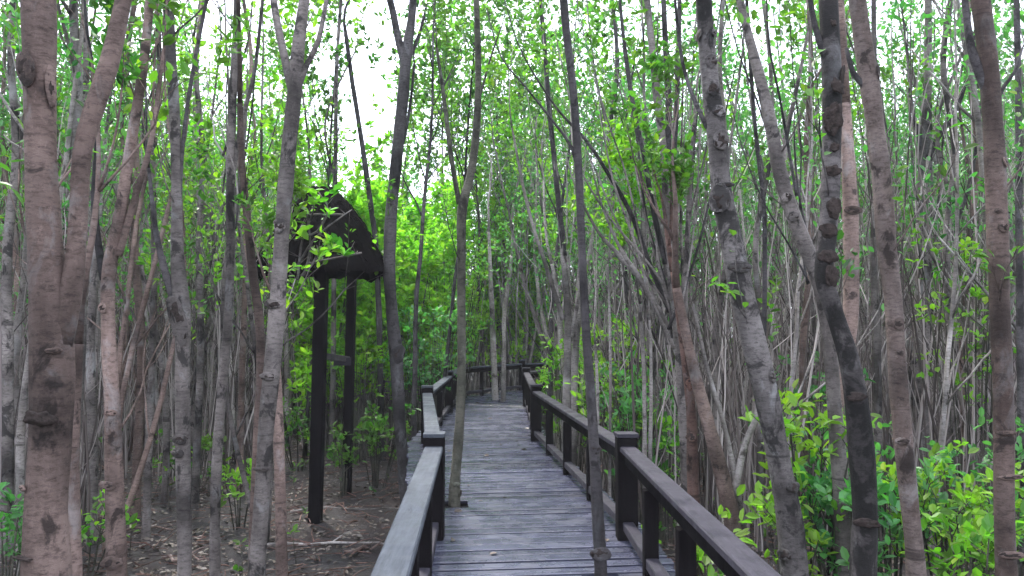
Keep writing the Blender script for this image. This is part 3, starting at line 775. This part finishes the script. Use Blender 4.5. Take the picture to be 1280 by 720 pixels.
V_left = variants(PR, 'pink', 'leaf'); V_leftlime = variants(PR, 'grey', 'lime'); V_right = PM[('leaf', 'n')]; V_cool = variants(PR, 'pale', 'cool'); V_right = [V_right[k] if k % 3 == 0 else V_cool[k] for k in range(len(PR))]; V_right = V_right[:3] + variants(PRS, 'pale', 'cool') + [V_right[8]] + variants(PRS[:2], 'grey', 'leaf'); V_left = [V_left[k] if k % 2 else V_cool[k] for k in range(len(PR))]; V_leftlime = [V_leftlime[k] if k % 2 else V_cool[k] for k in range(len(PR))]
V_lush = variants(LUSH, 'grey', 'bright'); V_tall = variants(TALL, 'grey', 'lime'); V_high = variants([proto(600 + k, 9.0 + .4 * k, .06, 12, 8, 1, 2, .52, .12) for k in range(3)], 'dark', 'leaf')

rng = random.Random(77); placed = list(ALLTREES); nb = 0
def okspot(x, y, dmin):
    return all((x - a) ** 2 + (y - b) ** 2 > dmin * dmin for a, b in placed)
def put(pair, x, y, sc_, label, group, name='mangrove_tree'):
    e = thing(name, (x, y, gz(x, y)), label, 'tree', group)
    e.rotation_euler = (rng.gauss(0, .03), rng.gauss(0, .03), rng.uniform(0, 6.28)); e.scale = (sc_, sc_, sc_)
    for nm, me in zip(('trunk', 'crown'), pair):
        o = bpy.data.objects.new(nm, me); link(o, e)
    placed.append((x, y))
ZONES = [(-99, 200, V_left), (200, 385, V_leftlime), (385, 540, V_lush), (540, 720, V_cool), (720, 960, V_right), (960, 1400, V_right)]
MARKS = [(-99, 'at the far left edge'), (48, 'behind the thickest left trunk'), (95, 'left of the knotty brown trunk'), (142, 'right of the knotty brown trunk'), (192, 'near the black-forked trunk'),
         (245, 'left of the curved double trunk'), (300, 'behind the trunk before the shelter'), (350, 'left of the shelter posts'), (400, 'between the shelter posts'), (436, 'right of the shelter'), (495, 'left of the mossy deck tree'), (575, 'at the far bend'), (640, 'over the far right railing'),
         (700, 'by the pale stems'), (745, 'over the right railing'), (800, 'left of many-stemmed tree'), (850, 'right of many-stemmed tree'), (905, 'behind the round-scarred trunk'), (960, 'left of black-blotched trunk'),
         (1040, 'behind black-blotched trunk'), (1090, 'behind the rusty-footed trunk'), (1150, 'right of the curved-branch pale trunk'), (1200, 'left of the rightmost big trunk'), (1256, 'at the far right edge'), (9999, '')]
ORD = ['leftmost', 'second', 'third', 'fourth', 'fifth', 'sixth', 'seventh', 'eighth', 'ninth', 'tenth', 'eleventh', 'twelfth', 'thirteenth', 'fourteenth', 'fifteenth', 'sixteenth', 'seventeenth', 'eighteenth']
spots = []
tries = 0
while len(spots) < 262 and tries < 20000:
    tries += 1
    Y = 8.0 + 18 * math.sqrt(rng.random()) if rng.random() < .85 else rng.uniform(7.5, 14)
    px = rng.uniform(-90, 1370); X = (px - 640) * Y / FPX
    if on_walk(X, Y): continue
    if 340 < px < 700 and Y < 14: continue
    if 700 < px < 860 and Y < 10: continue
    if not okspot(X, Y, .55): continue
    z_ = next(z for z in ZONES if z[0] <= px < z[1])
    s_ = rng.uniform(.78, 1.12)
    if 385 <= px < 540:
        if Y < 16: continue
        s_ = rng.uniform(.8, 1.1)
    elif 540 <= px < 600: s_ = rng.uniform(.85, 1.05)
    k = rng.randrange(len(z_[2]))
    kind = ('lush low lime tree' if z_[2] is V_lush else ('sparse-leaved slim tree' if 3 <= k < 10 or k > 10 else 'leafy slim tree') if z_[2] is V_right else 'several-stemmed slim tree' if 6 <= k < 10 else 'single-stemmed slim tree')
    dist = 'near' if Y < 14 else 'middle-distance' if Y < 20 else 'far'
    mk = [m for (a, m), (b, _) in zip(MARKS, MARKS[1:]) if a <= px < b][0]
    spots.append((X, Y, s_, z_[2][k], kind, dist, mk, px)); placed.append((X, Y))
for (px, Y, s_, V, kind) in ((522, 13.8, 1.0, V_high, 'high-crowned tree'), (550, 15.0, 1.0, V_high, 'high-crowned tree'), (585, 26, 1.35, V_high, 'high-crowned tree'), (616, 27, 1.4, V_high, 'high-crowned tree'), (642, 27.5, 1.4, V_high, 'high-crowned tree'),
        (560, 24, 1.2, V_high, 'high-crowned tree'), (690, 14.5, 1.0, V_high, 'high-crowned tree'), (384, 15, 1.0, V_high, 'high-crowned tree'),
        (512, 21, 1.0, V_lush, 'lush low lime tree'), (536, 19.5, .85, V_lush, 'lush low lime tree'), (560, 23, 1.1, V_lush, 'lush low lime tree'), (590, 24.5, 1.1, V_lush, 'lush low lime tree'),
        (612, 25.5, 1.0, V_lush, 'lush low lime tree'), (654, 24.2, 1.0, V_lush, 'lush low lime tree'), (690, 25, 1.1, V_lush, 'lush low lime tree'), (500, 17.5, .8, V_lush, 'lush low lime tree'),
        (604, 23.5, 1.3, V_tall, 'tall leafy tree'), (633, 24.5, 1.35, V_tall, 'tall leafy tree'),
        (664, 22, 1.25, V_tall, 'tall leafy tree'), (700, 18, 1.1, V_tall, 'tall leafy tree'), (392, 16, 1.1, V_tall, 'tall leafy tree'), (506, 26, 1.35, V_tall, 'tall leafy tree')):
    X = (px - 640) * Y / FPX
    mk = [m for (a, m), (b, _) in zip(MARKS, MARKS[1:]) if a <= px < b][0]
    spots.append((X, Y, s_, V[len(spots) % len(V)], kind, 'near' if Y < 14 else 'middle-distance' if Y < 20 else 'far', mk, px)); placed.append((X, Y))
buckets = {}
for q in spots: buckets.setdefault((q[4], q[5], q[6]), []).append(q)
for (kind, dist, mk), qs in buckets.items():
    qs.sort(key=lambda q: q[7])
    for i, q in enumerate(qs):
        lab = f'{dist} {kind} {mk}' if len(qs) == 1 else f'{dist} {kind} {mk}, {ORD[i]}' + (' of its row' if i == 0 else ' from the left')
        put(q[3], q[0], q[1], q[2], lab, 'background trees standing ' + ('left' if q[7] < 540 else 'right') + ' of the boardwalk')
# far wood as one mass
mbT, mbL, mbG = MB(), MB(), MB()
rng = random.Random(99)
arrT = [(np.concatenate(t.v), t.f, np.concatenate(l.v), l.f) for t, l in PR[:4] + PR[6:9]]
arrL = [(np.concatenate(t.v), t.f, np.concatenate(l.v), l.f) for t, l in LUSH]
arrS = [(np.concatenate(t.v), t.f, np.concatenate(l.v), l.f) for t, l in PRS[:4]]
cnt = 0
while cnt < 620:
    Y = rng.uniform(25.5, 46); px = rng.uniform(-150, 1430); X = (px - 640) * Y / FPX
    if 375 < px < 550: pick, s_ = rng.choice(arrL), rng.uniform(.9, 1.2)
    elif rng.random() < .22: pick, s_ = rng.choice(arrL), rng.uniform(.55, .9)
    elif px > 700 and rng.random() < .6: pick, s_ = rng.choice(arrS), rng.uniform(1.1, 1.6)
    else: pick, s_ = rng.choice(arrT), rng.uniform(1.1, 1.6) if px > 560 or px < 330 else rng.uniform(.9, 1.25)
    a = rng.uniform(0, 6.28); ca, sa = math.cos(a) * s_, math.sin(a) * s_
    Rm = np.array([[ca, -sa, 0], [sa, ca, 0], [0, 0, s_]])
    o_ = np.array([X, Y, -.9])
    mbT.add(pick[0] @ Rm.T + o_, pick[1])
    lv = pick[2] @ Rm.T + o_
    mm = mbG if any(pick is q for q in arrL) else mbL
    b0 = mm.n; mm.v.append(lv); mm.n += len(lv); mm.f += [tuple(i + b0 for i in q) for q in pick[3]]
    cnt += 1
for _ in range(150):
    while True:
        X, Y = rng.uniform(-26, 26), rng.uniform(-22, 24)
        if Y > 0 and abs(X) < Y * .76 + .8: continue
        if abs(X - .2) < 1.6 or X * X + Y * Y < 6: continue
        break
    pick, s_ = (rng.choice(arrL), rng.uniform(.7, 1.0)) if rng.random() < .25 else (rng.choice(arrT), rng.uniform(.9, 1.2))
    a = rng.uniform(0, 6.28); ca, sa = math.cos(a) * s_, math.sin(a) * s_
    Rm = np.array([[ca, -sa, 0], [sa, ca, 0], [0, 0, s_]]); o_ = np.array([X, Y, -.9])
    mbT.add(pick[0] @ Rm.T + o_, pick[1]); b0 = mbL.n; lv = pick[2] @ Rm.T + o_
    mbL.v.append(lv); mbL.n += len(lv); mbL.f += [tuple(i + b0 for i in q) for q in pick[3]]
fw = thing('distant_forest', (0, 30, -.9), 'hazy mass of thin far trees filling the background', 'forest', None, 'stuff')
part(mbT, 'trunks', M['dark'], fw); part(mbL, 'foliage', M['leaf'], fw); part(mbG, 'glow_foliage', M['lime'], fw)  # lush trees' leaves in a lighter green, a painted glow

# ================================================================== SHRUBS AND UNDERGROWTH
def shrub(px, py, Z, hgt, wid, n, leafm, label, size=.10, seed=1, group=None):
    rng = random.Random(seed); c = P(px, py, Z); x, y = c.x, c.y; z0 = gz(x, y)
    top = c.z
    root = thing('leafy_shrub', (x, y, z0), label, 'shrub', group)
    tb = MB(); pos, dirs = [], []
    for s_ in range(n):
        a = rng.uniform(0, 6.28); rr = wid * math.sqrt(rng.random())
        tgt = Vector((x + rr * math.cos(a), y + rr * math.sin(a), top + rng.uniform(-hgt, hgt)))
        st = Vector((x + rr * .3 * math.cos(a), y + rr * .3 * math.sin(a), z0 - .05))
        midp = st.lerp(tgt, .55) + Vector((0, 0, (tgt.z - st.z) * .12))
        pp, rr_ = smoothline([st, midp, tgt], [.011, .008, .004], .15)
        tb.tube(pp, rr_, 4)
        d = (pp[-1] - pp[-3]).normalized()
        rosette(pos, dirs, rng, tgt, d, 8, .035)
        for _ in range(3):
            q = pp[rng.randrange(len(pp) // 2, len(pp))]; dd = rdir(rng, d, rng.uniform(.5, 1.1)); e = q + dd * rng.uniform(.12, .3)
            tb.tube([q, e], [.005, .003], 3); rosette(pos, dirs, rng, e, dd, 6, .035)
    part(tb, 'stems', M['green'], root)
    lb = MB(); lb.leaves(pos, dirs, size, rng); part(lb, 'foliage', M[leafm], root)
SH = [
 (1010, 560, 6.2, .35, .45, 16, 'lime', 'bright leafy shrub behind the thick scarred trunk'),
 (1110, 600, 6.8, .30, .60, 24, 'cool', 'bright leafy shrub between the blotched and the leaning trunks'),
 (1190, 625, 6.4, .34, .55, 26, 'lime', 'broad bright green shrub left of the rightmost pinkish trunk'),
 (1215, 680, 5.6, .2, .35, 12, 'lime', 'low bright shrub at foot of the rightmost pinkish trunk'),
 (1262, 610, 7.2, .4, .5, 16, 'cool', 'darker shrub at the right edge of view'),
 (980, 650, 5.9, .25, .25, 9, 'lime', 'small shrub against the foot of thick scarred trunk'),
 (1030, 500, 9.5, .5, .7, 20, 'cool', 'cool green shrub further back behind the blotched trunk'),
 (780, 470, 11.5, .75, .75, 44, 'lime', 'tall bright lime shrub just beyond the right railing'),
 (745, 490, 13.0, .5, .5, 20, 'lime', 'lime shrub behind the pale stems right of railing'),
 (830, 540, 9.5, .25, .35, 9, 'lime', 'small yellow green shrub left of many-stemmed tree foot'),
 (715, 480, 12.0, .5, .45, 22, 'lime', 'lime shrub directly outside the right railing before the pale stems'),
 (800, 520, 9.6, .55, .45, 24, 'cool', 'emerald shrub outside the railing near its large post'),
 (1060, 650, 6.0, .3, .4, 16, 'cool', 'emerald shrub low in front of the black-blotched trunk'),
 (690, 478, 16.2, .35, .4, 14, 'lime', 'small lime shrub by the railing at far bend'),
 (880, 690, 5.6, .12, .2, 5, 'lime', 'tiny yellow green plant below the near right railing'),
 (535, 420, 15.5, .8, .9, 50, 'cool', 'dense emerald green shrub left of boardwalk beyond railing'),
 (560, 365, 18.5, 1.1, 1.1, 60, 'lime', 'tall bright green shrub behind the mossy deck tree'),
 (450, 440, 15.0, .6, .6, 24, 'lime', 'green shrub behind the back shelter post'),
 (425, 390, 17.5, .8, .9, 34, 'lime', 'lime shrub below the shelter roof, further back'),
 (470, 530, 12.5, .3, .5, 14, 'leaf', 'low shrub right of the shelter posts'),
 (430, 560, 11.8, .2, .3, 9, 'leaf', 'low plant at the foot of back shelter post'),
 (375, 520, 14, .4, .5, 14, 'leaf', 'shrub left of the front shelter post'),
 (300, 605, 10.0, .1, .2, 6, 'lime', 'small bright seedling clump in the mud at left'),
 (10, 640, 7.2, .4, .4, 12, 'cool', 'cool green shrub at bottom left edge of view'),
 (110, 660, 8.0, .25, .25, 6, 'lime', 'small plant between the two leftmost trunks'),
 (245, 560, 12.5, .3, .5, 9, 'leaf', 'small dark shrub right of the black-forked trunk'),
 (1205, 345, 8.5, .55, .5, 14, 'lime', 'high leafy sapling left of the rightmost pinkish trunk'),
]
for i, s_ in enumerate(SH): shrub(*s_, seed=600 + i)

# vine twigs with lime leaves in front of the roof
vr = thing('leafy_vine', P(385, 330, 7.6), 'grey twigs with lime leaves hanging in front of the thatched roof', 'vine')
rng = random.Random(8); tb = MB(); pos, dirs = [], []
for st in ([(372, 350), (378, 300), (392, 262), (388, 232)], [(368, 340), (392, 300), (420, 276), (440, 262)], [(380, 345), (388, 310), (384, 270), (376, 240)],
           [(372, 270), (400, 268), (430, 268)], [(384, 330), (402, 326), (452, 316)], [(368, 300), (396, 290), (410, 262), (398, 240)], [(376, 345), (398, 322), (412, 300)]):
    pts = [P(a, b, 9.2 + rng.uniform(-.1, .1)) for a, b in st]; pp, rr_ = smoothline(pts, [.018 - .004 * i for i in range(len(pts))], .1)
    tb.tube(pp, rr_, 5, rng, .1)
    for _ in range(4):
        q = rng.choice(pp); e = q + rdir(rng, Vector((0, 0, 1)), rng.uniform(.3, 1.4)) * rng.uniform(.1, .3); tb.tube([q, e], [.006, .003], 4)
for (a, b, k) in ((372, 296, 4), (384, 299, 5), (412, 306, 8), (420, 312, 8), (430, 318, 6), (400, 322, 5), (398, 252, 7), (372, 262, 5), (408, 262, 6), (386, 235, 9), (420, 240, 7)):
    rosette(pos, dirs, rng, P(a, b, 9.15), Vector((.2, -.4, .6)), k, .05)
part(tb, 'stems', M['grey'], vr, True); lb = MB(); lb.leaves(pos, dirs, .13, rng, .6); part(lb, 'leaves', M['lime'], vr)

# leaf litter and seedlings (nobody could count them)
rng = random.Random(21); pos, dirs, pos2, dirs2 = [], [], [], []
tb = MB()
for _ in range(26000):
    y = 3 + 22 * rng.random() ** 1.4; x = (rng.uniform(-60, 1340) - 640) * y / FPX
    if on_walk(x, y, .1):
        if rng.random() < .02 and abs(x) < 1.0: pos.append((x, y, .006)); a = rng.uniform(0, 6.28); dirs.append((math.cos(a), math.sin(a), .05))
        continue
    pos.append((x, y, gz(x, y) + rng.uniform(.0, .03))); a = rng.uniform(0, 6.28); dirs.append((math.cos(a), math.sin(a), rng.uniform(-.2, .3)))
lb = MB(); lb.leaves(pos, dirs, .075, rng); tag(lb.build('leaf_litter', M['litter']), 'fallen brown leaves strewn over the mud', 'leaf litter', kind='stuff')
for _ in range(900):
    y = 6 + 19 * rng.random(); x = (rng.uniform(-60, 1340) - 640) * y / FPX
    if on_walk(x, y, .3): continue
    if x < 0 and y < 11 and rng.random() < .8: continue
    z = gz(x, y); h = rng.uniform(.1, .55); t_ = Vector((x + rng.gauss(0, .06), y + rng.gauss(0, .06), z + h))
    tb.tube([(x, y, z), t_], [.006, .004], 3); rosette(pos2, dirs2, rng, t_, Vector((0, 0, 1)), rng.choice((3, 4, 6)), .02)
ug = thing('undergrowth', (0, 12, -.9), 'scattered small green seedlings over the forest floor', 'seedlings', None, 'stuff')
part(tb, 'stems', M['green'], ug); lb = MB(); lb.leaves(pos2, dirs2, .085, rng); part(lb, 'leaves', M['leaf'], ug)
# thin dead stems crowding the understorey
tb = MB()
for _ in range(6000):
    y = 8.5 + 22 * rng.random(); px = rng.uniform(-60, 1340); x = (px - 640) * y / FPX
    if on_walk(x, y, .3): continue
    if 330 < px < 620 and y < 16: continue
    if 120 < px < 520 and y < 13: continue
    z = gz(x, y); h = rng.uniform(.8, 3.2) if rng.random() < .6 else rng.uniform(3, 6); d = Vector((rng.gauss(0, .10), rng.gauss(0, .10), 1))
    if 385 < px < 540: h = min(h, 1.8)
    pts, _d = limb(rng, Vector((x, y, z - .05)), d, h, .05, .03, 5); r = rng.uniform(.005, .013) + .0015 * h
    tb.tube(pts, [r * (1 - .15 * i) for i in range(6)], 4, cap=False)
    if h > 1.6:
        for k in (2, 3, 4):
            q2, _d = limb(rng, pts[k], rdir(rng, pts[k + 1] - pts[k], rng.uniform(.3, .7)), h * .22, .1, .08, 3); tb.tube(q2, [r * .5, r * .4, r * .3, r * .15], 3, cap=False)
tag(tb.build('thicket', M['thicket']), 'dense thicket of thin bare grey stems among the trees', 'thicket', kind='stuff')
tb = MB(); rng = random.Random(31)
for _ in range(3500):
    y = 5 + 16 * rng.random() ** 1.3; x = (rng.uniform(-60, 1340) - 640) * y / FPX
    if on_walk(x, y, .15): continue
    a = rng.uniform(0, 6.28); L = rng.uniform(.08, .5); z = gz(x, y) + .035
    p0 = Vector((x, y, z)); d = Vector((math.cos(a), math.sin(a), rng.uniform(-.05, .2)))
    tb.tube([p0, p0 + d * L * .5 + Vector((rng.gauss(0, .02), rng.gauss(0, .02), .01)), p0 + d * L], [.008, .006, .003], 3, cap=False)
tag(tb.build('twig_litter', M['red']), 'small broken twigs scattered over the mud', 'twigs', kind='stuff')
# sticks on the mud
st = [((365, 602), (500, 598), 10.8, 'long pale fallen branch on the mud behind the front shelter post'),
      ((330, 664), (500, 660), 9.2, 'long straight fallen branch lying at the foot of front shelter post'),
      ((430, 678), (500, 655), 8.8, 'short bent fallen branch on mud next to the boardwalk'),
      ((380, 715), (470, 690), 7.8, 'fallen branch in the mud nearest the left railing'),
      ((200, 650), (260, 690), 8.6, 'dark fallen branch slanting across mud at left'),
      ((150, 590), (215, 640), 9.8, 'fallen branch beside the knotty brown trunk')]
for i, (a, b, Z_, lb_) in enumerate(st):
    rg = random.Random(i); A, B = P(a[0], a[1], Z_), P(b[0], b[1], Z_ + rg.uniform(-.3, .3)); L = (B - A)
    pts = [];
    for k in range(7):
        q = A.lerp(B, k / 6) + Vector((rg.gauss(0, .03), rg.gauss(0, .05), 0)); q.z = gz(q.x, q.y) + .02 + rg.uniform(0, .04); pts.append(q)
    m_ = MB(); m_.tube(pts, [.022 - .0025 * k for k in range(7)], 6, rg, .1)
    q = pts[3]; m_.tube([q, q + Vector((.15, .1, .09)), q + Vector((.28, .16, .12))], [.010, .008, .003], 4)
    o = m_.build('fallen_branch', M['pale' if i in (0, 1) else 'pink'], origin=tuple(A)); tag(o, lb_, 'fallen branch', 'branches fallen on the mud')

# ================================================================== HAZE
HAZE = 0.0009
if HAZE:
    hz = MB(); hz.box((0, 0, 6.0), 2460, 2500, 16.4)
    hm = bpy.data.materials.new('haze_air'); hm.use_nodes = True; t = hm.node_tree; t.nodes.clear()
    ou = t.nodes.new('ShaderNodeOutputMaterial'); pv = t.nodes.new('ShaderNodeVolumePrincipled')
    pv.inputs['Color'].default_value = (.93, .95, 1, 1); pv.inputs['Density'].default_value = HAZE
    t.links.new(pv.outputs[0], ou.inputs['Volume'])
    tag(hz.build('haze', hm), 'pale grey haze among the far trees', 'haze', kind='stuff')
